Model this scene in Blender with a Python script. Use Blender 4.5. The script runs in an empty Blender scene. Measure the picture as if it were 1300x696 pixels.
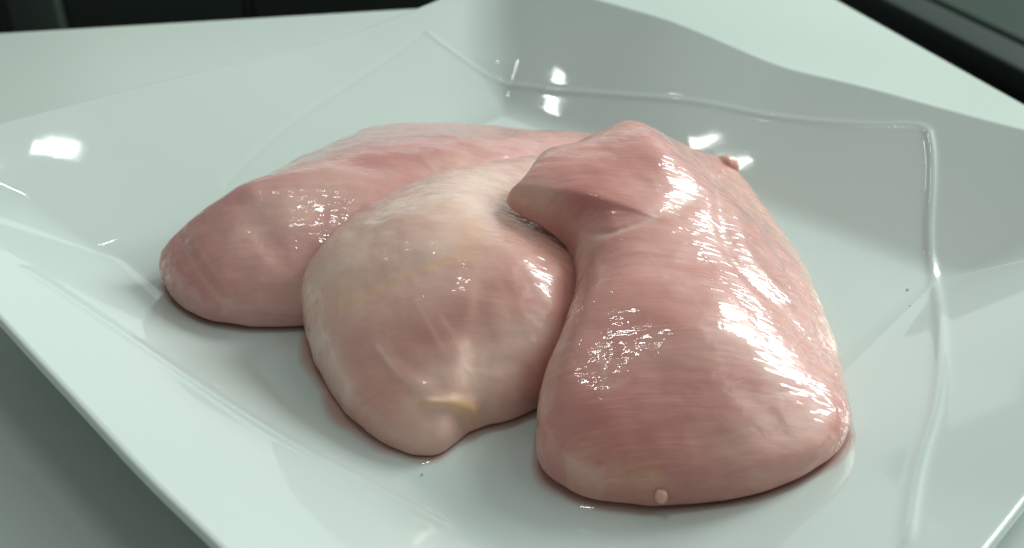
import bpy, math, random
import numpy as np
from mathutils import Vector, noise

scene = bpy.context.scene
R = math.radians

# ---------------------------------------------------------------- camera
cam_data = bpy.data.cameras.new("camera")
cam = bpy.data.objects.new("camera", cam_data)
scene.collection.objects.link(cam)
cam.location = (0.009, -0.302, 0.175)
cam.rotation_euler = (R(90 - 31), 0, 0)
cam_data.sensor_fit = 'HORIZONTAL'
cam_data.sensor_width = 22.2
cam_data.lens = 1250 / 1300 * 22.2
cam_data.clip_start = 0.01
cam_data.clip_end = 50
cam_data.dof.use_dof = True
cam_data.dof.focus_distance = 0.262
cam_data.dof.aperture_fstop = 10.0
scene.camera = cam

# ---------------------------------------------------------------- light
world = bpy.data.worlds.new("World")
scene.world = world
world.use_nodes = True
world.node_tree.nodes["Background"].inputs[0].default_value = (0.90, 1.0, 0.94, 1)
world.node_tree.nodes["Background"].inputs[1].default_value = 0.23

def area(name, az, el, dist, sx, sy, power, col, roll=0):
    d = bpy.data.lights.new(name, 'AREA')
    d.shape = 'RECTANGLE'; d.size = sx; d.size_y = sy; d.energy = power; d.color = col
    o = bpy.data.objects.new(name, d)
    scene.collection.objects.link(o)
    az, el = R(az), R(el)
    v = Vector((math.sin(az) * math.cos(el), math.cos(az) * math.cos(el), math.sin(el)))
    o.location = v * dist
    q = v.to_track_quat('Z', 'Y')
    o.rotation_euler = q.to_euler()
    return o

area("window_light", 52, 31, 1.9, 0.58, 0.85, 32, (0.90, 1.0, 0.955))
area("ceiling_lamp", -17, 58.5, 2.2, 0.09, 0.020, 0.24, (0.95, 1.0, 0.97))
area("ceiling_lamp", -37, 50, 2.2, 0.09, 0.022, 0.26, (0.95, 1.0, 0.97))
area("ceiling_lamp", -30, 77, 1.9, 0.32, 0.07, 2.9, (0.95, 1.0, 0.96))
area("right_fill", 80, 43, 2.5, 2.2, 2.0, 18, (0.92, 1.0, 0.96))  # broad soft fill added from the right, no lamp of the room
area("far_wall_light", 2, 15, 3.2, 3.2, 0.9, 6, (0.88, 1.0, 0.96))

scene.view_settings.view_transform = 'Standard'
scene.view_settings.look = 'None'
scene.view_settings.exposure = 0.0
scene.view_settings.gamma = 1.0
scene.view_settings.use_curve_mapping = False
scene.cycles.use_denoising = True
scene.cycles.max_bounces = 10
scene.cycles.sample_clamp_indirect = 6

# ---------------------------------------------------------------- helpers
def mesh_object(name, verts, faces, mat, parent=None, smooth=True, loc=(0, 0, 0)):
    me = bpy.data.meshes.new(name)
    me.from_pydata([tuple(v) for v in verts], [], [tuple(f) for f in faces])
    me.update()
    if smooth:
        me.polygons.foreach_set("use_smooth", [True] * len(me.polygons))
    me.materials.append(mat)
    o = bpy.data.objects.new(name, me)
    scene.collection.objects.link(o)
    o.location = loc
    if parent:
        o.parent = parent
    return o

def tag(o, label=None, cat=None, group=None, kind=None):
    if label: o["label"] = label
    if cat: o["category"] = cat
    if group: o["group"] = group
    if kind: o["kind"] = kind
    return o

class Nodes:
    """small shorthand over a material's node tree"""
    def __init__(self, name):
        self.mat = bpy.data.materials.new(name); self.mat.use_nodes = True
        self.t = self.mat.node_tree; self.b = self.t.nodes["Principled BSDF"]
        self.out = self.t.nodes["Material Output"]
    def n(self, kind, **kw):
        x = self.t.nodes.new(kind)
        for k, v in kw.items(): setattr(x, k, v)
        return x
    def l(self, a, b): self.t.links.new(a, b)
    def set(self, **kw):
        for k, v in kw.items(): self.b.inputs[k.replace('_', ' ')].default_value = v
    def noise(self, vec, scale, detail=3, rough=.5, dist=0):
        x = self.n('ShaderNodeTexNoise'); x.inputs['Scale'].default_value = scale
        x.inputs['Detail'].default_value = detail; x.inputs['Roughness'].default_value = rough
        x.inputs['Distortion'].default_value = dist
        if vec is not None: self.l(vec, x.inputs['Vector'])
        return x.outputs['Fac']
    def math(self, op, a, b=None, clamp=False):
        x = self.n('ShaderNodeMath', operation=op, use_clamp=clamp)
        for i, v in enumerate((a, b)):
            if v is None: continue
            if isinstance(v, (int, float)): x.inputs[i].default_value = v
            else: self.l(v, x.inputs[i])
        return x.outputs[0]
    def mix(self, fac, a, b):
        x = self.n('ShaderNodeMix', data_type='RGBA')
        for sock, v in ((x.inputs[0], fac), (x.inputs[6], a), (x.inputs[7], b)):
            if isinstance(v, (int, float)): sock.default_value = v
            elif isinstance(v, tuple): sock.default_value = (*v, 1)
            else: self.l(v, sock)
        return x.outputs[2]
    def ramp(self, fac, lo, hi):
        x = self.n('ShaderNodeMapRange'); x.inputs[1].default_value = lo; x.inputs[2].default_value = hi
        self.l(fac, x.inputs[0]); return x.outputs[0]
    def bump(self, h, dist, strength=1.0, normal=None):
        x = self.n('ShaderNodeBump'); x.inputs['Distance'].default_value = dist
        x.inputs['Strength'].default_value = strength
        self.l(h, x.inputs['Height'])
        if normal is not None: self.l(normal, x.inputs['Normal'])
        return x.outputs[0]
    def coords(self, scale=(1, 1, 1), rot=(0, 0, 0)):
        c = self.n('ShaderNodeTexCoord'); m = self.n('ShaderNodeMapping')
        m.vector_type = 'POINT'
        m.inputs['Scale'].default_value = scale; m.inputs['Rotation'].default_value = rot
        self.l(c.outputs['Object'], m.inputs[0]); return m.outputs[0]

# ---------------------------------------------------------------- materials
def porcelain():
    m = Nodes("white_porcelain")
    m.set(Base_Color=(.61, .685, .65, 1), Roughness=.30, IOR=1.5, Coat_Weight=1.0, Coat_Roughness=.035)
    sm = m.ramp(m.noise(m.coords(), 38, 5, .65), .45, .75)
    m.l(m.math('ADD', m.math('MULTIPLY', sm, .06), .03), m.b.inputs['Coat Roughness'])
    h = m.noise(m.coords(), 45, 2)
    b = m.bump(h, .00010, .5)
    m.l(b, m.b.inputs['Coat Normal'])
    return m.mat

def table_paint():
    m = Nodes("white_table_laminate")
    v = m.coords()
    c = m.mix(m.noise(v, 6, 4), (.54, .615, .565), (.57, .645, .59))
    sp = m.ramp(m.noise(v, 900, 2), .62, .75)
    c = m.mix(m.math('MULTIPLY', sp, .12), c, (.45, .47, .44))
    m.l(c, m.b.inputs['Base Color'])
    m.set(Roughness=.32)
    m.l(m.bump(m.noise(v, 300, 3), .0002, .25), m.b.inputs['Normal'])
    return m.mat

def dark(name, col, rough):
    m = Nodes(name)
    v = m.coords()
    c = m.mix(m.noise(v, 8, 4), tuple(x * .8 for x in col), tuple(x * 1.2 for x in col))
    m.l(c, m.b.inputs['Base Color']); m.set(Roughness=rough)
    return m.mat

def meat(name, angle, pink_lo, pink_hi, pale, fibre=1.0):
    """raw poultry: fibres run along the given angle in the plate's plane; the 'tone' attribute holds
    the cream membrane (R), yellow fat (G) and redder muscle (B)"""
    m = Nodes(name)
    v = m.coords()
    fine = m.noise(m.coords((70, 1500, 420), (0, 0, -angle)), 1, 3, .55, .3)
    mid = m.noise(m.coords((45, 430, 160), (0, 0, -angle)), 1, 3, .5, .6)
    big = m.noise(v, 55, 4, .55)
    att = m.n('ShaderNodeAttribute', attribute_name="tone")
    sep = m.n('ShaderNodeSeparateColor'); m.l(att.outputs['Color'], sep.inputs[0])
    fat, yel, red = sep.outputs[0], sep.outputs[1], sep.outputs[2]
    c = m.mix(m.ramp(big, .22, .82), pink_lo, pink_hi)
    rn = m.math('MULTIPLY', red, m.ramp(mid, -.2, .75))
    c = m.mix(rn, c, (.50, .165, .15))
    f = m.math('MULTIPLY', fat, m.ramp(m.noise(v, 90, 2), -.1, .60), True)
    c = m.mix(f, c, pale)
    y = m.math('MULTIPLY', yel, m.ramp(m.noise(v, 240, 3), .25, .65), True)
    c = m.mix(y, c, (.80, .50, .24))
    st = m.math('MULTIPLY', m.ramp(fine, .50, .74), .26 * fibre)
    c = m.mix(st, c, (.80, .52, .47))
    st2 = m.math('MULTIPLY', m.ramp(mid, .52, .30), m.math('MULTIPLY', m.math('SUBTRACT', 1.0, m.math('MULTIPLY', f, .8)), .20 * fibre))
    c = m.mix(st2, c, (.40, .12, .11))
    m.l(c, m.b.inputs['Base Color'])
    m.set(Roughness=.42, Specular_IOR_Level=.35, Subsurface_Weight=.5, Subsurface_Scale=1.0,
          Coat_Roughness=.025, Coat_IOR=1.42)
    m.b.inputs['Subsurface Radius'].default_value = (.0025, .0010, .0008)
    # wet skin: fibre ridges, wrinkles and small pits break up the glints
    rid = m.noise(m.coords((110, 480, 200), (0, 0, -angle)), 1, 1, .5, .4)
    wr = m.noise(v, 230, 1, .5, .5)
    pit = m.noise(v, 600, 0)
    b = m.bump(wr, .0005, .5)
    b = m.bump(rid, .0006, .5, b)
    b = m.bump(pit, .00008, .5, b)
    m.l(b, m.b.inputs['Coat Normal'])
    # film of moisture: patches drawn out along the fibres where it has dried a little
    film = m.ramp(m.noise(m.coords((95, 340, 180), (0, 0, -angle)), 1, 3, .55, .9), .52, .57)
    m.l(m.math('SUBTRACT', 1.0, m.math('MULTIPLY', film, .88)), m.b.inputs['Coat Weight'])
    b2 = m.bump(wr, .0002, .4)
    m.l(m.bump(fine, .00008, .4, b2), m.b.inputs['Normal'])
    return m.mat

def fat_mat():
    m = Nodes("yellow_fat")
    v = m.coords()
    c = m.mix(m.noise(v, 500, 3), (.70, .36, .27), (.77, .47, .38))
    m.l(c, m.b.inputs['Base Color'])
    m.set(Roughness=.35, Subsurface_Weight=.6, Subsurface_Scale=1.0, Coat_Weight=1.0, Coat_Roughness=.05)
    m.b.inputs['Subsurface Radius'].default_value = (.006, .003, .002)
    m.l(m.bump(m.noise(v, 700, 2), .0004, .6), m.b.inputs['Coat Normal'])
    return m.mat

def juice():
    m = Nodes("pink_meat_juice")
    t = m.n('ShaderNodeBsdfTransparent')
    g = m.n('ShaderNodeBsdfGlossy'); g.inputs['Roughness'].default_value = .03
    geo = m.n('ShaderNodeAttribute', attribute_name="depth")
    c = m.mix(geo.outputs['Fac'], (.985, .97, .965), (.92, .66, .63))
    m.l(c, t.inputs[0])
    fr = m.n('ShaderNodeFresnel'); fr.inputs['IOR'].default_value = 1.34
    mx = m.n('ShaderNodeMixShader')
    geom = m.n('ShaderNodeNewGeometry')
    m.l(m.math('MULTIPLY', fr.outputs[0], m.math('SUBTRACT', 1.0, geom.outputs['Backfacing'])), mx.inputs[0]); m.l(t.outputs[0], mx.inputs[1]); m.l(g.outputs[0], mx.inputs[2])
    m.l(mx.outputs[0], m.out.inputs['Surface'])
    return m.mat

M_PORCELAIN = porcelain(); M_TABLE = table_paint(); M_FAT = fat_mat(); M_JUICE = juice()

# ---------------------------------------------------------------- measured shapes (cm, plate centre = 0,0)
def tps(ctrl):
    """smooth surface through (x, y, value) points: thin plate spline"""
    c=np.array(ctrl,float); n=len(c)
    def U(r2): return np.where(r2>1e-12, r2*np.log(np.maximum(r2,1e-12)), 0.)
    d2=((c[:,None,:2]-c[None,:,:2])**2).sum(-1)
    A=np.zeros((n+3,n+3)); A[:n,:n]=U(d2)+np.eye(n)*.4; A[:n,n]=1; A[:n,n+1:]=c[:,:2]; A[n,:n]=1; A[n+1:,:n]=c[:,:2].T
    w=np.linalg.solve(A,np.r_[c[:,2],0,0,0])
    def f(x,y):
        x=np.asarray(x,float); y=np.asarray(y,float); s=w[n]+w[n+1]*x+w[n+2]*y
        for i in range(n): s=s+w[i]*U((x-c[i,0])**2+(y-c[i,1])**2)
        return s
    return f
def ring_radius(radii,th):
    """periodic cubic interpolation of equally spaced radii"""
    r=np.asarray(radii,float); n=len(r); u=(np.asarray(th)/(2*np.pi)*n)%n
    i=np.floor(u).astype(int); f=u-i
    p0,p1,p2,p3=r[(i-1)%n],r[i%n],r[(i+1)%n],r[(i+2)%n]
    return .5*(2*p1+(p2-p0)*f+(2*p0-5*p1+4*p2-p3)*f**2+(3*p1-p0-3*p2+p3)*f**3)
def fillet_grid(cx,cy,radii,top,base,nth,nt,n_exp=2.6,eq=.4,sink=0.):
    """closed rounded fillet; returns X[nt,nth,3] in cm from upper pole to lower pole, and t"""
    th=np.arange(nth)/nth*2*np.pi; t=np.linspace(0,np.pi,nt)
    R=ring_radius(radii,th); e=2/n_exp
    rho=np.abs(np.sin(t))**e; cz=np.cos(t); ze=np.sign(cz)*np.abs(cz)**e
    low=cz<0; rho=np.where(low,np.abs(np.sin(t))**.16,rho); ze=np.where(low,-np.abs(cz)**.5,ze)
    rho=rho[:,None]; ze=ze[:,None]
    X=cx+rho*R*np.cos(th); Y=cy+rho*R*np.sin(th)
    T=top(X,Y); B=base(X,Y); T=np.maximum(T,B+.35); E=B+eq*(T-B)
    Z=np.where(ze>=0,E+(T-E)*ze,E+(E-B)*ze)
    return np.stack([X,Y,Z],-1),t

BACK = dict(centre=(-4.2, -0.8), roundness=2.8, equator=0.15,
  radii=[4.66, 5.04, 5.59, 6.36, 7.44, 9.01, 11.04, 12.34, 11.89, 10.73, 10.15, 9.88, 9.68, 9.52, 9.32, 9.08, 8.63, 8.18, 7.39, 6.75, 6.25, 5.87, 5.57, 5.31, 5.08, 4.89, 4.74, 4.6, 4.47, 4.37, 4.31, 4.33, 4.43, 4.67, 5.13, 5.88, 6.55, 6.57, 6.59, 6.52, 6.43, 6.31, 6.08, 5.88, 5.66, 5.43, 5.25, 5.1, 5.0, 4.89, 4.62, 4.41, 4.25, 4.14, 4.08, 4.0, 3.91, 3.86, 3.85, 3.87, 3.93, 4.03, 4.18, 4.39],
  top=[(-9, -3, 2.6), (-7.5, -2, 3.1), (-5, -1, 3.1), (-2.5, 1.2, 2.9), (0, 2.8, 2.5), (2.5, 4, 1.9), (-5, -5, 2.2), (-8, -5, 2.3), (-2, 4.5, 2.2), (-7, 1, 2.4), (0, 0, 2.6), (5, 5, 1.5)],
  base=[(-8, -3, 0), (0, 2, 0), (3, 4, 0), (-4, -5, 0)],
  relief=[
    (-0.08, 0.2, [(-9.5, -2.94), (-9.37, -3.55), (-8.65, -4.8), (-7.95, -5.6)]),
    (-0.09, 0.6, [(-4.73, -0.78), (-3.17, -1.11), (-1.96, -0.2)]),
    (0.06, 0.4, [(-1.65, 2.84), (-0.42, 1.38), (0.66, 1.26)]),
    (-0.05, 0.5, [(-7.62, -2.94), (-6.46, -4.29), (-5.59, -5.36)]),
    (-0.07, 0.25, [(-6.48, -5.92), (-5.26, -5.78)]),
  ],
  paint=[
    ('fat', 0.6, 0.9, [(-6.58, -3.44), (-5.15, -3.16), (-4.54, -2.18)]),
    ('fat', 0.4, 0.6, [(-1.46, -0.41), (-0.43, 0.8)]),
    ('fat', 0.35, 1.0, [(-6.46, -5.87), (-5.77, -5.94)]),
    ('fat', 0.28, 0.07, [(-9.54, -3.29), (-8.65, -4.8), (-7.96, -5.62), (-7.16, -5.93)]),
    ('fat', 0.22, 0.07, [(-9.3, -3.07), (-8.22, -4.82), (-7.29, -5.75)]),
    ('yellow', 0.3, 0.3, [(-9.5, -2.94), (-9.01, -2.55)]),
    ('red', 0.5, 0.7, [(-9.13, -4.38), (-8.16, -5.52)]),
    ('red', 0.5, 0.7, [(-3.78, -0.33), (-2.31, 0.58)]),
    ('red', 0.4, 0.5, [(-8.77, -2.37), (-7.71, -2.59)]),
  ],
  )
PALE = dict(centre=(0.2, -6.2), roundness=3.0, equator=0.1,
  radii=[3.16, 3.25, 3.37, 3.54, 3.72, 3.92, 4.18, 4.53, 4.98, 5.52, 6.13, 6.93, 7.94, 8.2, 8.18, 7.65, 7.13, 6.74, 6.38, 6.11, 5.87, 5.64, 5.49, 5.41, 5.38, 5.4, 5.39, 5.4, 5.43, 5.44, 5.47, 5.47, 5.39, 5.28, 5.18, 5.13, 5.09, 5.07, 5.1, 5.14, 5.24, 5.33, 5.45, 5.54, 5.62, 5.64, 5.42, 4.65, 4.32, 4.18, 4.05, 3.93, 3.82, 3.69, 3.59, 3.53, 3.4, 3.27, 3.18, 3.12, 3.09, 3.09, 3.09, 3.11],
  top=[(-3.5, -6, 3.2), (-1, -4.5, 3.6), (1, -7, 3.2), (-1.5, -9, 2.5), (2.5, -4, 2.4), (0.9, -4.8, 2.95), (2, -10, 2.0), (-1, -11.5, 1.3), (1.2, -1, 3.0), (4.5, -4, 1.8), (4, -7, 2.4), (-3, -3.5, 3.5)],
  base=[(-3, -8, 0), (0, -11, 0), (3, -9, 0), (2, -1, 0.9), (-2, -3, 1.0), (0, -5, 0.2)],
  relief=[
    (-0.05, 0.6, [(-3.77, -7.88), (-1.83, -7.67), (-0.06, -6.44)]),
    (0.03, 0.6, [(-3.22, -9.18), (-1.32, -8.83), (0.69, -7.55)]),
    (-0.03, 0.6, [(-2.73, -10.09), (-0.93, -9.67), (1.53, -8.93)]),
    (0.03, 0.16, [(-2.57, -9.39), (-2.1, -10.04), (-1.46, -10.53), (-0.7, -10.81), (-0.11, -10.62)]),
    (0.1, 0.1, [(-1.32, -10.88), (-0.72, -10.92), (-0.03, -10.6)]),
    (-0.05, 0.3, [(-2.08, -11.32), (-0.87, -11.23), (-0.11, -10.7)]),
    (0.04, 0.12, [(-4.52, -7.55), (-4.04, -8.65), (-3.37, -9.9)]),
    (-0.05, 0.2, [(-4.77, -6.72), (-4.34, -8.32), (-3.37, -10.03)]),
  ],
  paint=[
    ('fat', 0.85, 1.6, [(0.13, -2.22), (-1.61, -4.79), (-3.35, -5.64), (-3.93, -6.63)]),
    ('fat', 0.6, 1.2, [(0.9, -2.93), (-0.82, -6.68), (-2.51, -7.19)]),
    ('fat', 0.7, 0.45, [(1.72, -8.94), (0.67, -9.56), (-0.5, -10.19), (-1.21, -10.53)]),
    ('fat', 0.65, 0.7, [(-1.39, -11.39), (-0.82, -11.47)]),
    ('fat', 0.55, 0.25, [(-4.91, -6.56), (-4.51, -7.73), (-4.14, -8.61), (-3.35, -10.01)]),
    ('fat', 0.45, 0.35, [(-0.09, -10.33), (0.88, -10.07)]),
    ('fat', 0.6, 0.06, [(-2.57, -9.39), (-2.0, -10.18), (-1.27, -10.72), (-0.44, -10.74)]),
    ('fat', 0.3, 0.06, [(-0.94, -8.9), (-0.31, -9.83), (0.13, -10.37)]),
    ('fat', 0.25, 0.06, [(-1.6, -8.43), (-0.93, -9.67), (-0.38, -10.29)]),
    ('yellow', 0.5, 0.15, [(-3.77, -7.97), (-2.66, -7.79), (-1.61, -7.56), (-0.56, -7.11)]),
    ('yellow', 0.35, 0.4, [(-0.22, -5.8), (-0.41, -7.08)]),
    ('yellow', 0.95, 0.11, [(-1.32, -10.88), (-0.72, -10.92), (-0.03, -10.59)]),
    ('yellow', 0.3, 0.25, [(-4.0, -7.09), (-3.55, -8.03)]),
    ('red', 0.2, 0.8, [(-3.22, -9.18), (-2.47, -10.32), (-2.0, -10.93)]),
    ('red', 0.2, 0.6, [(-2.17, -9.12), (-0.92, -9.88), (-1.48, -10.17)]),
    ('red', 0.55, 0.9, [(1.84, -8.09), (2.0, -6.55), (1.76, -9.27)]),
    ('red', 0.4, 0.45, [(-1.34, -9.37), (-0.12, -8.84), (0.88, -7.96)]),
  ],
  )
FRONT = dict(centre=(5.6, -6.2), roundness=2.9, equator=0.11,
  radii=[4.56, 4.62, 4.71, 4.86, 5.06, 5.34, 5.69, 6.15, 6.74, 7.42, 8.2, 9.28, 10.4, 10.96, 10.81, 10.6, 10.6, 9.43, 7.99, 7.06, 6.49, 6.09, 5.91, 5.77, 5.52, 5.25, 5.02, 4.81, 4.57, 3.36, 3.06, 2.96, 2.95, 2.97, 3.04, 3.15, 3.33, 3.61, 3.99, 4.55, 5.46, 6.47, 7.24, 7.45, 7.56, 7.47, 7.38, 7.29, 7.31, 7.37, 7.28, 7.18, 7.03, 6.76, 6.37, 5.89, 5.53, 5.26, 5.04, 4.87, 4.74, 4.65, 4.58, 4.55],
  top=[(5.2, -7, 3.5), (5.5, -10.5, 3.2), (3.2, -10.5, 3.0), (3.6, -6.7, 3.75), (3.5, -5.5, 4.15), (8.2, -8, 2.4), (7.5, -4, 3.0), (4.6, -4.2, 4.2), (3.6, -2.2, 4.6), (5.4, -2.6, 4.4), (5, -0.5, 4.6), (2.3, -2.2, 4.6), (6.8, -2.2, 3.5), (8.5, -11, 2.0), (7.6, -0.6, 2.4), (5.4, -13, 2.3), (5.2, 1.4, 4.0)],
  base=[(2.2, -12, 0), (5, -13, 0), (9, -10, 0), (8, -4, 0), (7, 0, 0.4), (3, -8, 0.7), (2.7, -5.8, 1.9), (2.2, -2, 3.4), (1.8, -3.4, 3.6), (2.5, -4.3, 3.2), (3.2, -3.4, 3.2), (3, 0, 2.0), (5.5, -6, 0), (5, 1.5, 1.6)],
  relief=[
    (-0.06, 0.12, [(2.22, -5.1), (2.79, -5.9), (3.51, -6.46), (4.14, -6.33), (5.04, -5.9)]),
    (-0.04, 0.3, [(4.14, -6.33), (5.31, -5.68), (6.31, -4.35), (7.11, -1.8)]),
    (-0.06, 0.25, [(7.97, 1.55), (6.98, -4.23), (6.83, -6.65), (7.31, -7.79), (8.22, -8.4), (8.98, -9.35)]),
    (-0.04, 0.2, [(8.75, 2.46), (8.86, -1.19), (8.78, -5.17), (9.31, -6.99), (9.43, -8.88)]),
    (0.05, 0.3, [(8.23, 1.04), (7.38, -5.09), (7.72, -6.93), (8.6, -7.73)]),
    (-0.08, 0.16, [(2.96, -6.62), (2.68, -8.74), (2.19, -10.27), (1.84, -11.01), (1.68, -12.01)]),
    (-0.05, 0.5, [(3.18, -8.02), (4.99, -8.2), (6.18, -7.33)]),
    (0.05, 0.6, [(6.01, -8.5), (6.69, -10.26), (7.26, -11.62)]),
    (-0.06, 0.35, [(7.26, -12.39), (6.3, -12.89), (5.0, -13.04)]),
    (-0.05, 0.3, [(2.23, -12.82), (2.9, -13.24), (3.68, -13.38)]),
    (0.07, 0.3, [(2.0, -12.69), (2.42, -13.02)]),
  ],
  paint=[
    ('fat', 0.9, 0.4, [(1.43, -4.52), (1.61, -4.67), (1.82, -4.83)]),
    ('fat', 0.5, 0.3, [(1.45, -4.52), (2.01, -4.97), (2.8, -5.81), (3.06, -6.47)]),
    ('fat', 0.45, 0.25, [(2.79, -6.05), (2.53, -8.04), (1.89, -10.47), (1.65, -11.64)]),
    ('fat', 0.55, 0.07, [(2.79, -5.9), (3.5, -6.49), (4.13, -6.38), (5.3, -5.68), (6.43, -4.15)]),
    ('fat', 0.5, 0.07, [(7.97, 1.55), (6.81, -5.55), (7.37, -7.18), (7.82, -8.42), (8.74, -8.93), (8.94, -10.18)]),
    ('fat', 0.4, 0.06, [(9.0, 3.13), (8.86, -1.19), (8.68, -5.08), (9.18, -6.58)]),
    ('fat', 0.45, 0.06, [(3.0, -10.53), (3.13, -11.26), (2.97, -11.83), (3.67, -11.51)]),
    ('fat', 0.4, 0.06, [(4.9, -12.83), (5.95, -12.81), (7.01, -12.32)]),
    ('fat', 0.5, 0.08, [(2.23, -12.82), (2.42, -13.02), (2.9, -13.25)]),
    ('fat', 0.35, 0.2, [(2.9, -6.06), (3.51, -6.46), (4.14, -6.33), (5.31, -5.68), (6.31, -4.35)]),
    ('fat', 0.4, 0.5, [(4.67, -10.97), (5.6, -10.84), (6.92, -10.25), (7.25, -12.81), (8.06, -12.28)]),
    ('fat', 0.35, 0.8, [(7.25, -12.81), (6.07, -12.91)]),
    ('fat', 0.4, 0.35, [(9.49, 1.43), (10.12, -2.41), (10.09, -6.12), (9.44, -9.78)]),
    ('yellow', 0.5, 0.18, [(9.11, 3.43), (9.77, -1.05), (9.96, -4.78), (9.72, -8.49)]),
    ('yellow', 0.35, 0.25, [(2.43, -13.0), (3.29, -13.32), (4.19, -13.43)]),
    ('red', 0.5, 0.8, [(2.92, -4.95), (4.43, -3.3), (5.31, -3.41)]),
    ('red', 0.55, 0.7, [(2.91, -5.17), (4.0, -5.65)]),
    ('red', 0.5, 1.0, [(2.23, -12.28), (3.2, -12.79), (4.49, -13.18)]),
    ('red', 0.35, 0.8, [(3.1, -9.64), (4.56, -10.08)]),
    ('red', 0.3, 0.8, [(7.45, -5.41), (7.95, -7.61)]),
  ],
  pull=[([1.6, -4.66, 3.28], [-0.47, 0.31, -0.07], 0.95), ([1.13, -4.35, 3.21], [-0.28, 0.19, -0.04], 0.65)],
  )
BEAD_LOW = ([4.32, -13.44, 1.51], [-0.04, -1.0, 0.06])
BEAD_BACK = ([9.08, 3.91, 1.89], [0.57, 0.22, 0.79])
CREASES = [
    [(-3.23, 15.97), (-1.69, 14.77), (-0.01, 13.56), (2.66, 11.76), (5.31, 10.07), (9.01, 8.19), (11.72, 6.04), (14.27, 4.51), (15.79, 3.93), (16.14, 3.52)],
    [(16.14, 3.52), (16.03, 2.52), (15.55, 0.78), (14.9, -1.13), (14.49, -3.39), (12.61, -8.34), (11.39, -11.11), (10.11, -13.26), (8.76, -16.17)],
    [(-3.23, 15.97), (-5.44, 12.2), (-7.36, 8.82), (-8.77, 5.91), (-9.81, 2.9)],
    [(-13.56, -5.11), (-11.48, -6.51), (-8.66, -8.59), (-6.09, -10.56), (-3.86, -12.08), (-1.86, -13.17), (-0.53, -14.06)],
]
DROP_FRONT = [2.51, -12.48]
DROP_LEFT = [-4.61, -7.73]
CRUMB_RIGHT = [13.42, -3.74]
CRUMB_RIGHT_LOW = [13.16, -4.7]
SPECK_FRONT = [-1.28, -12.23]
FLOOR_Z = 1.0

# ---------------------------------------------------------------- room beyond the table
M_FLOOR = dark("dark_floor", (.002, .012, .006), .6)
M_UNIT = dark("dark_blue_grey_paint", (.005, .015, .012), .6)
M_SEAT = dark("dark_green_paint", (.009, .027, .016), .6)
M_BLACK = dark("black_gloss", (.004, .010, .007), .3)
fl = mesh_object("floor", [(-6, -4, -.74), (6, -4, -.74), (6, 8, -.74), (-6, 8, -.74)], [(0, 1, 2, 3)], M_FLOOR, smooth=False)
tag(fl, "dark floor far below the table", kind="structure")

def box(name, lo, hi, mat, parent=None, bevel=.004, rot=0, loc=(0, 0, 0)):
    import bmesh
    bm = bmesh.new()
    bmesh.ops.create_cube(bm, size=1)
    for v in bm.verts:
        v.co = Vector(((lo[i] + hi[i]) / 2 + v.co[i] * (hi[i] - lo[i])) for i in range(3))
    if bevel: bmesh.ops.bevel(bm, geom=bm.edges[:], offset=bevel, segments=3, affect='EDGES', profile=.5)
    me = bpy.data.meshes.new(name); bm.to_mesh(me); bm.free()
    me.polygons.foreach_set("use_smooth", [True] * len(me.polygons))
    me.materials.append(mat)
    o = bpy.data.objects.new(name, me); scene.collection.objects.link(o)
    o.location = loc; o.rotation_euler = (0, 0, rot)
    if parent: o.parent = parent
    return o

# white table: its far corner stands just above the frame, edges at right angles
TC = Vector((0.2115, 0.370, 0)); TA = math.atan2(0.2187, -0.0464) - math.pi / 2
table = bpy.data.objects.new("table", None); scene.collection.objects.link(table)
table.location = TC; table.rotation_euler = (0, 0, TA)
tag(table, "white smooth table under the plate, its edges against the dark room", "table")
box("table_top", (-1.3, -1.0, -.03), (0, 0, 0), M_TABLE, table, .003)
for x in (-1.26, -.04):
    for y in (-.96, -.04):
        box("leg", (x - .025, y - .025, -.74), (x + .025, y + .025, -.031), M_TABLE, table, .003)

# low dark bench standing to the right of the table
unit = bpy.data.objects.new("bench", None); scene.collection.objects.link(unit)
unit.location = (TC.x, TC.y, 0); unit.rotation_euler = (0, 0, TA)
tag(unit, "low dark green grey bench to the right of the table, out of focus", "bench")
box("carcass", (.470, -1.58, -.66), (.94, .9, -.227), M_BLACK, unit, .004)
box("front_rail", (.449, -1.6, -.226), (.507, .92, -.200), M_UNIT, unit, .004)
box("seat_panel", (.516, -1.6, -.226), (.96, .92, -.198), M_SEAT, unit, .005)
for x in (.50, .90):
    for y in (-1.5, .82):
        box("leg", (x - .025, y - .025, -.74), (x + .025, y + .025, -.661), M_BLACK, unit, .002)

# black cupboard behind the far edge
cup = bpy.data.objects.new("cupboard", None); scene.collection.objects.link(cup)
cup.location = (TC.x, TC.y, 0); cup.rotation_euler = (0, 0, TA)
tag(cup, "black glossy cupboard behind the far edge of the table", "cupboard")
box("carcass", (-1.9, .47, -.72), (.10, .95, .02), M_BLACK, cup, .004)
for k in range(4):
    box("door", (-1.89 + .5 * k, .452, -.70), (-1.89 + .5 * k + .49, .469, .01), M_BLACK, cup, .004)

M_STRIP = dark('grey_green', (.026, .040, .033), .5)
box('grey_green_strip', (-.622, .425, -.70), (-.575, .4515, .012), M_STRIP, cup, .004)  # upright strip added before the doors to give a blurred grey-green band

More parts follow.
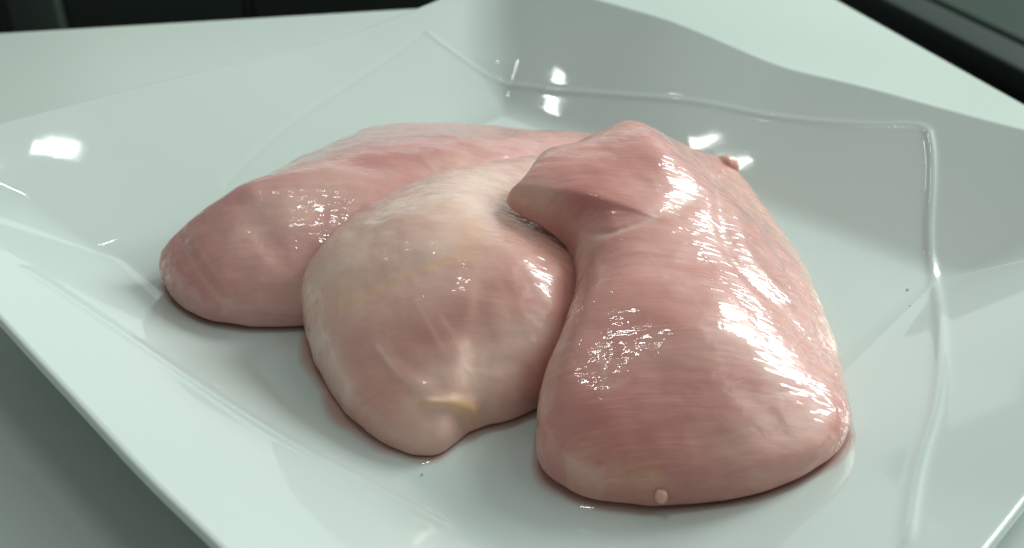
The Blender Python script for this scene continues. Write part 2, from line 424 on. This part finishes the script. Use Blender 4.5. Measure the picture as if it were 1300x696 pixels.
# ---------------------------------------------------------------- plate
U0, U1, V0, V1 = -15.0, 15.0, -18.8, 15.0           # plan of the plate along its own edges
RIM_LB = [(-15, 4.0), (-11, 3.72), (-6, 3.72), (-3, 3.68), (0, 3.58), (3, 3.48), (6, 3.55), (9, 3.80), (12, 4.15), (15, 4.6)]
RIM_RB = [(15, 4.6), (11, 4.7), (7.5, 4.68), (3.8, 4.60), (1.6, 4.35), (-.5, 4.04), (-2.3, 3.84), (-4.1, 3.92), (-6, 3.98), (-9, 3.95), (-12, 3.97), (-15, 4.2), (-18.8, 4.6)]
RIM_LF = [(15, 4.0), (8, 3.75), (4, 3.45), (2.6, 3.35), (.3, 3.2), (-2, 3.1), (-4, 2.97), (-5.6, 2.9), (-7.3, 3.0), (-9, 3.05), (-13, 3.1), (-18.8, 3.6)]
RIM_RF = [(-15, 3.6), (-8, 3.2), (-3, 3.0), (2, 3.3), (7, 3.9), (15, 4.6)]
def table_fn(tab):
    a = np.array(sorted(tab)); xs = np.linspace(-22, 22, 441); ys = np.interp(xs, a[:, 0], a[:, 1])
    k = np.exp(-.5 * (np.arange(-20, 21) / 7.) ** 2); k /= k.sum()
    ys = np.convolve(np.pad(ys, 20, mode='edge'), k, 'valid')
    return lambda x: np.interp(x, xs, ys)
rLB, rRB, rLF, rRF = map(table_fn, (RIM_LB, RIM_RB, RIM_LF, RIM_RF))
def seg_dist(x, y, pts):
    """distance to an open polyline and how far along it (0..1)"""
    best = np.full(np.shape(x), 1e9); pos = np.zeros(np.shape(x)); n = len(pts) - 1
    for i in range(n):
        a, b = np.array(pts[i]), np.array(pts[i + 1]); e = b - a; L2 = max(e @ e, 1e-9)
        s = np.clip(((x - a[0]) * e[0] + (y - a[1]) * e[1]) / L2, 0, 1)
        d = np.hypot(x - a[0] - s * e[0], y - a[1] - s * e[1])
        m = d < best; best = np.where(m, d, best); pos = np.where(m, (i + s) / n, pos)
    return best, pos
def smooth_line(pts, rounds=3):
    p = np.array(pts, float)
    for _ in range(rounds):
        q = np.empty((len(p) * 2, 2)); q[0::2] = .75 * p + .25 * np.roll(p, -1, 0); q[1::2] = .25 * p + .75 * np.roll(p, -1, 0)
        q = q[:-2]; p = np.vstack([p[:1], q, p[-1:]])
    return p[::2] if len(p) > 60 else p
CR = [smooth_line(c) for c in CREASES]
def plate_z(u, v):
    def h(s):
        s = np.maximum(s, 0); k = .18
        return np.where(s < k, s * s / (2 * k), s - k / 2) / (1 - k / 2)
    g = [(rRB(v) - FLOOR_Z) * h((u - 8.0) / 7.0), (rLF(v) - FLOOR_Z) * h((-u - 9.6) / 5.4),
         (rLB(u) - FLOOR_Z) * h((v - 7.2) / 7.8), (rRF(u) - FLOOR_Z) * h((-v - 12.2) / 6.6)]
    a, b = np.maximum(g[0], g[1]), np.maximum(g[2], g[3])          # walls of the two directions meet in a soft valley
    k = np.clip((a + b) * .45, .02, .9)
    z = FLOOR_Z + np.maximum(a, b) + np.maximum(k - np.abs(a - b), 0) ** 2 / (4 * k)
    x = (u - v) / 2 ** .5; y = (u + v) / 2 ** .5
    for c, (amp, wid) in zip(CR, ((.04, .12), (.075, .12), (-.025, .09), (.04, .13))):
        d, s = seg_dist(x, y, c)
        fade = np.clip(np.minimum(s, 1 - s) * 14 + .25, 0, 1)
        z = z + amp * fade * np.exp(-(d / wid) ** 2)
    return z
def build_plate():
    nu, nv = 300, 340
    us = np.linspace(U0, U1, nu); vs = np.linspace(V0, V1, nv)
    U, V = np.meshgrid(us, vs, indexing='ij')
    Z = plate_z(U, V)
    # corners softly rounded in plan
    a = np.abs((U - (U0 + U1) / 2) / ((U1 - U0) / 2)); b = np.abs((V - (V0 + V1) / 2) / ((V1 - V0) / 2))
    sh = 1 - .030 * np.clip((a * b - .80) / .20, 0, 1) ** 2
    Up = (U - (U0 + U1) / 2) * sh + (U0 + U1) / 2; Vp = (V - (V0 + V1) / 2) * sh + (V0 + V1) / 2
    X = (Up - Vp) / 2 ** .5; Y = (Up + Vp) / 2 ** .5
    th = .48
    top = np.stack([X, Y, Z], -1).reshape(-1, 3)
    ce = np.array([(U0 + U1 - V0 - V1) / 2 / 2 ** .5, (U0 + U1 + V0 + V1) / 2 / 2 ** .5])
    inner = (1 - .012)
    bot = np.stack([(X - ce[0]) * inner + ce[0], (Y - ce[1]) * inner + ce[1], np.maximum(Z - th, .42)], -1).reshape(-1, 3)
    idx = np.arange(nu * nv).reshape(nu, nv)
    f = [(idx[i, j], idx[i + 1, j], idx[i + 1, j + 1], idx[i, j + 1]) for i in range(nu - 1) for j in range(nv - 1)]
    off = nu * nv
    fb = [(off + q[3], off + q[2], off + q[1], off + q[0]) for q in f]
    loop = [idx[i, 0] for i in range(nu)] + [idx[nu - 1, j] for j in range(1, nv)] + [idx[i, nv - 1] for i in range(nu - 2, -1, -1)] + [idx[0, j] for j in range(nv - 2, 0, -1)]
    verts = [top, bot]; n = 2 * off; rings = [loop]
    T, Bo = top[loop], bot[loop]; mid = (T + Bo) / 2; half = (T - Bo) / 2
    out = T[:, :2] - ce; out = out / np.linalg.norm(out, axis=1, keepdims=True)
    for ang in (25, 50, 75, 100, 125, 150):
        c, s = math.cos(R(ang)), math.sin(R(ang))
        P = mid + half * c; P[:, :2] += out * s * .20
        verts.append(P); rings.append(list(range(n, n + len(loop)))); n += len(loop)
    rings.append([off + i for i in loop])
    k = len(loop); fr = []
    for r0, r1 in zip(rings[:-1], rings[1:]):
        fr += [(r0[i], r1[i], r1[(i + 1) % k], r0[(i + 1) % k]) for i in range(k)]
    V3 = np.vstack(verts) / 100
    return V3, f + fb + fr
pv, pf = build_plate()
plate = mesh_object("plate", pv, pf, M_PORCELAIN)
tag(plate, "large white square porcelain plate with wavy rim and raised curved creases", "plate")
def foot():
    vs, fs = [], []; n = 96; prof = [(-.5, .45), (-.35, .0), (.0, -.02), (.35, .0), (.5, .45)]
    for i in range(n):
        a = 2 * math.pi * i / n; c, s = math.cos(a), math.sin(a)
        r = 7.6 / (abs(c) ** 5 + abs(s) ** 5) ** .2
        u, v = r * c, r * s - .8
        ou, ov = c, s
        for d, z in prof:
            uu, vv = u + ou * d, v + ov * d
            vs.append(((uu - vv) / 2 ** .5 / 100, (uu + vv) / 2 ** .5 / 100, (z + .03) / 100))
    m = len(prof)
    for i in range(n):
        j = (i + 1) % n
        for k in range(m - 1): fs.append((i * m + k, j * m + k, j * m + k + 1, i * m + k + 1))
    return vs, fs
mesh_object("foot_ring", *foot(), M_PORCELAIN, plate)

# ---------------------------------------------------------------- chicken breasts
def fbm(P, scale, seed, octaves=3):
    return np.array([noise.fractal(Vector((p[0] * scale + seed, p[1] * scale - seed, p[2] * scale + .5 * seed)), 1.0, 2.0, octaves) for p in P])
def breast(d, mat, label, seed, lump=.045):
    nth, nt = 440, 260
    t0 = tps(d['top']); b0 = tps(d['base'])
    rise = lambda x, y: plate_z((x + y) / 2 ** .5, (y - x) / 2 ** .5) - FLOOR_Z      # the meat lies on the plate's own curve
    top = lambda x, y: t0(x, y) + .7 * rise(x, y)
    base = lambda x, y: np.clip(b0(x, y), 0, None) + rise(x, y)
    G, t = fillet_grid(*d['centre'], d['radii'], top, base, nth, nt, d['roundness'], d['equator'])
    # relief only on the upper side
    up = np.clip(np.cos(t) * 3 + .4, 0, 1)[:, None]
    x, y = G[..., 0], G[..., 1]
    nrm = np.cross(np.gradient(G, axis=0), np.roll(G, -1, 1) - np.roll(G, 1, 1))
    nrm /= np.linalg.norm(nrm, axis=-1, keepdims=True) + 1e-9
    if nrm[nt // 4, :, 2].mean() < 0: nrm = -nrm
    nrm[0] = (0, 0, 1); nrm[-1] = (0, 0, -1)
    disp = np.zeros(x.shape)
    for amp, wid, pts in d['relief']:
        dist, s = seg_dist(x, y, smooth_line(pts))
        fade = np.sin(np.pi * np.clip(s, .03, .97)) ** .6
        disp += amp * fade * np.exp(-(dist / wid) ** 2)
    flat = G.reshape(-1, 3)
    lumps = fbm(flat, .9, seed, 2) * lump + fbm(flat, 2.2, seed + 9, 2) * lump * .22
    lumps = lumps.reshape(x.shape); lumps[0] = lumps[0].mean(); lumps[-1] = lumps[-1].mean()
    disp = (disp * up) + lumps * np.sin(t)[:, None] ** .3
    G = G + nrm * disp[..., None]
    G[..., 2] = np.maximum(G[..., 2], .015 + rise(G[..., 0], G[..., 1]))
    for anchor, pull, reach in d.get('pull', ()):                  # thin flap drawn out of the lip
        w = np.exp(-(np.linalg.norm(G - np.array(anchor), axis=-1) / reach) ** 2)
        G = G + w[..., None] * np.array(pull)
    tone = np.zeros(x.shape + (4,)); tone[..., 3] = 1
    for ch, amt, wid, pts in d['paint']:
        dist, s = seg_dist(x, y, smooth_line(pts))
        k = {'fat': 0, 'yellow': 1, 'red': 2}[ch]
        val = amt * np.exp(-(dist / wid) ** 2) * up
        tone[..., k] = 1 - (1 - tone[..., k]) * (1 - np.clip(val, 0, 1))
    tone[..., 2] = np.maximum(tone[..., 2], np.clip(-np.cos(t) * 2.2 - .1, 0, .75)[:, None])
    W = G.reshape(-1, 3)
    faces = []
    for i in range(nt - 1):
        for j in range(nth):
            k = (j + 1) % nth
            a, b_, c, e = i * nth + j, i * nth + k, (i + 1) * nth + k, (i + 1) * nth + j
            if i == 0: faces.append((0, e, c))
            elif i == nt - 2: faces.append((a, (nt - 1) * nth, b_))
            else: faces.append((a, e, c, b_))
    base_pt = np.array([d['centre'][0], d['centre'][1], FLOOR_Z]) / 100
    verts = W / 100; verts = verts + np.array([0, 0, FLOOR_Z / 100]) - base_pt
    o = mesh_object("chicken_breast", verts, faces, mat, loc=tuple(base_pt))
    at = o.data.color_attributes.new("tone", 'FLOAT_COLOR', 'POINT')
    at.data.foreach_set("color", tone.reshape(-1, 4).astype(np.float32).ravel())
    # pole duplicates are unused: drop them
    import bmesh
    bm = bmesh.new(); bm.from_mesh(o.data)
    loose = [v for v in bm.verts if not v.link_faces]
    bmesh.ops.delete(bm, geom=loose, context='VERTS')
    bmesh.ops.recalc_face_normals(bm, faces=bm.faces)
    bm.to_mesh(o.data); bm.free()
    tag(o, label, "chicken breast", "raw chicken breasts on the plate")
    return o, G

m_back = meat("meat_back", R(-62), (.61, .275, .255), (.73, .43, .39), (.78, .54, .45), .9)
m_pale = meat("meat_pale", R(-70), (.70, .365, .31), (.77, .465, .40), (.87, .635, .53), .7)
m_front = meat("meat_front", R(-4), (.63, .262, .228), (.75, .41, .36), (.78, .52, .44), 1.15)
back, G_back = breast(BACK, m_back, "smaller pink chicken breast lying behind, farthest left on the plate", 3.1)
pale, G_pale = breast(PALE, m_pale, "cream coloured chicken breast in the middle with a yellow fat streak", 11.7)
front, G_front = breast(FRONT, m_front, "largest pink chicken breast in front on the right, with a folded flap", 23.4, .038)

def blob(name, parent, pts, radii, seed, squash=1.0):
    """lumpy tapered piece of fat along a few points (cm, plate coordinates), rounded at both ends"""
    pts = np.array(pts, float); n_s, n_r = 26, 20
    L = np.linspace(0, 1, n_s); k = np.linspace(0, 1, len(pts))
    C = np.stack([np.interp(L, k, pts[:, i]) for i in range(3)], -1)
    r = np.interp(L, k, radii) * np.clip(1 - np.abs(2 * L - 1) ** 4, 0, 1) ** .5
    vs, fs = [], []
    for i in range(n_s):
        t = C[min(i + 1, n_s - 1)] - C[max(i - 1, 0)]; t /= np.linalg.norm(t)
        s = np.cross(t, (0, 0, 1)); s /= np.linalg.norm(s) + 1e-9; u = np.cross(s, t)
        for j in range(n_r):
            a = 2 * math.pi * j / n_r
            p = C[i] + r[i] * (s * math.cos(a) + u * math.sin(a) * squash)
            w = noise.fractal(Vector(p * 4 + seed), 1, 2, 2)
            vs.append(C[i] + (p - C[i]) * (1 + .22 * w))
    for i in range(n_s - 1):
        for j in range(n_r):
            fs.append((i * n_r + j, i * n_r + (j + 1) % n_r, (i + 1) * n_r + (j + 1) % n_r, (i + 1) * n_r + j))
    fs.append(tuple(range(n_r))[::-1]); fs.append(tuple(range((n_s - 1) * n_r, n_s * n_r)))
    P = np.array(vs) / 100 - np.array(parent.location)
    return mesh_object(name, P, fs, M_FAT, parent)

def P3(a): return np.array(a[0]), np.array(a[1])
p, n = P3(BEAD_LOW)
blob("fat_bead", front, [p + n * .02 + np.array((-.16, 0, 0)), p + n * .03, p + n * .02 + np.array((.16, 0, .0))], [.14, .20, .14], 2.0)
p, n = P3(BEAD_BACK)
blob("fat_bead", front, [p + np.array((-.5, -.1, -.25)), p + np.array((-.05, .0, -.12)), p + np.array((.40, .1, -.18))], [.3, .42, .36], 3.0)
# ---------------------------------------------------------------- juice on the plate
def puddle(G, reach, seed, label):
    nth = G.shape[1]; nt = G.shape[0]
    ring = G[int(nt * .52)]; c = ring[:, :2].mean(0)
    ang = np.arctan2(ring[:, 1] - c[1], ring[:, 0] - c[0])
    vs, dep = [], []; K = 12
    for k in range(K):
        s = k / (K - 1)
        for j in range(nth):
            dv = ring[j, :2] - c; dn = dv / np.linalg.norm(dv)
            rr = reach(ang[j]) * (1 + .8 * noise.fractal(Vector((dn[0] * 2.5 + seed, dn[1] * 2.5, seed)), 1, 2, 3))
            p = ring[j, :2] + dn * (-.9 + s * (.9 + rr))
            h = .06 * max(0, 1 - s ** 5) ** .5 + .012 * (1 - s)
            vs.append((p[0], p[1], .008 + h)); dep.append(min(1, (1 - s) * 5) * .85)
    vs = np.array(vs); vs[:, 2] += plate_z((vs[:, 0] + vs[:, 1]) / 2 ** .5, (vs[:, 1] - vs[:, 0]) / 2 ** .5)
    fs = [(k * nth + j, (k + 1) * nth + j, (k + 1) * nth + (j + 1) % nth, k * nth + (j + 1) % nth) for k in range(K - 1) for j in range(nth)]
    cc = np.array([c[0], c[1], FLOOR_Z]) / 100
    o = mesh_object("juice_puddle", np.array(vs) / 100 - cc, fs, M_JUICE, loc=tuple(cc))
    at = o.data.attributes.new("depth", 'FLOAT', 'POINT'); at.data.foreach_set("value", dep)
    tag(o, label, "meat juice", "juice under the chicken breasts")
    return o
lobe = lambda a, a0, w: math.exp(-((math.atan2(math.sin(a - a0), math.cos(a - a0))) / w) ** 2)
puddle(G_pale, lambda a: .05 + .32 * lobe(a, R(-125), 1.0), 5.0, "pink juice puddle round the front of the cream coloured middle breast")
puddle(G_front, lambda a: .13 + .12 * lobe(a, R(-80), .8), 8.0, "clear pink juice puddle round the front of the largest breast")
puddle(G_back, lambda a: .05 + .12 * lobe(a, R(-150), .8), 13.0, "pink juice puddle at the left end of the rear breast")

def drop(name, xy, r, h, mat, label, cat):
    vs, fs = [], []; n = 20; K = 6
    for k in range(K):
        s = k / (K - 1) * .999
        for j in range(n):
            a = 2 * math.pi * j / n; rr = r * math.sin((1 - s) * math.pi / 2) * (1 + .15 * math.sin(2 * a + xy[0]) + .1 * math.sin(3 * a))
            vs.append((rr * math.cos(a) / 100, rr * math.sin(a) / 100, h * math.sin(s * math.pi / 2) / 100))
    fs = [(k * n + j, k * n + (j + 1) % n, (k + 1) * n + (j + 1) % n, (k + 1) * n + j) for k in range(K - 1) for j in range(n)]
    fs.append(tuple(range((K - 1) * n, K * n))); fs.append(tuple(range(n))[::-1])
    o = mesh_object(name, vs, fs, mat, loc=(xy[0] / 100, xy[1] / 100, FLOOR_Z / 100 + .0003))
    tag(o, label, cat)
    return o
def glassy():
    m = Nodes("clear_droplet"); m.set(Base_Color=(.95, .95, .93, 1), Roughness=.03, IOR=1.34, Transmission_Weight=1.0); return m.mat
M_DROP = glassy()
drop("juice_drop", DROP_FRONT, .10, .06, M_DROP, "small clear droplet on the plate beside the largest breast's lower left", "droplet")
M_CRUMB = dark("brown_speck", (.34, .29, .23), .6)
drop("speck", CRUMB_RIGHT, .04, .02, M_CRUMB, "tiny brown speck on the plate floor, upper of two at right", "speck")
drop("speck", CRUMB_RIGHT_LOW, .035, .02, M_CRUMB, "tiny brown speck on the plate floor, lower of two at right", "speck")
drop("speck", SPECK_FRONT, .025, .02, M_CRUMB, "tiny brown speck on the plate in front of the cream breast", "speck")
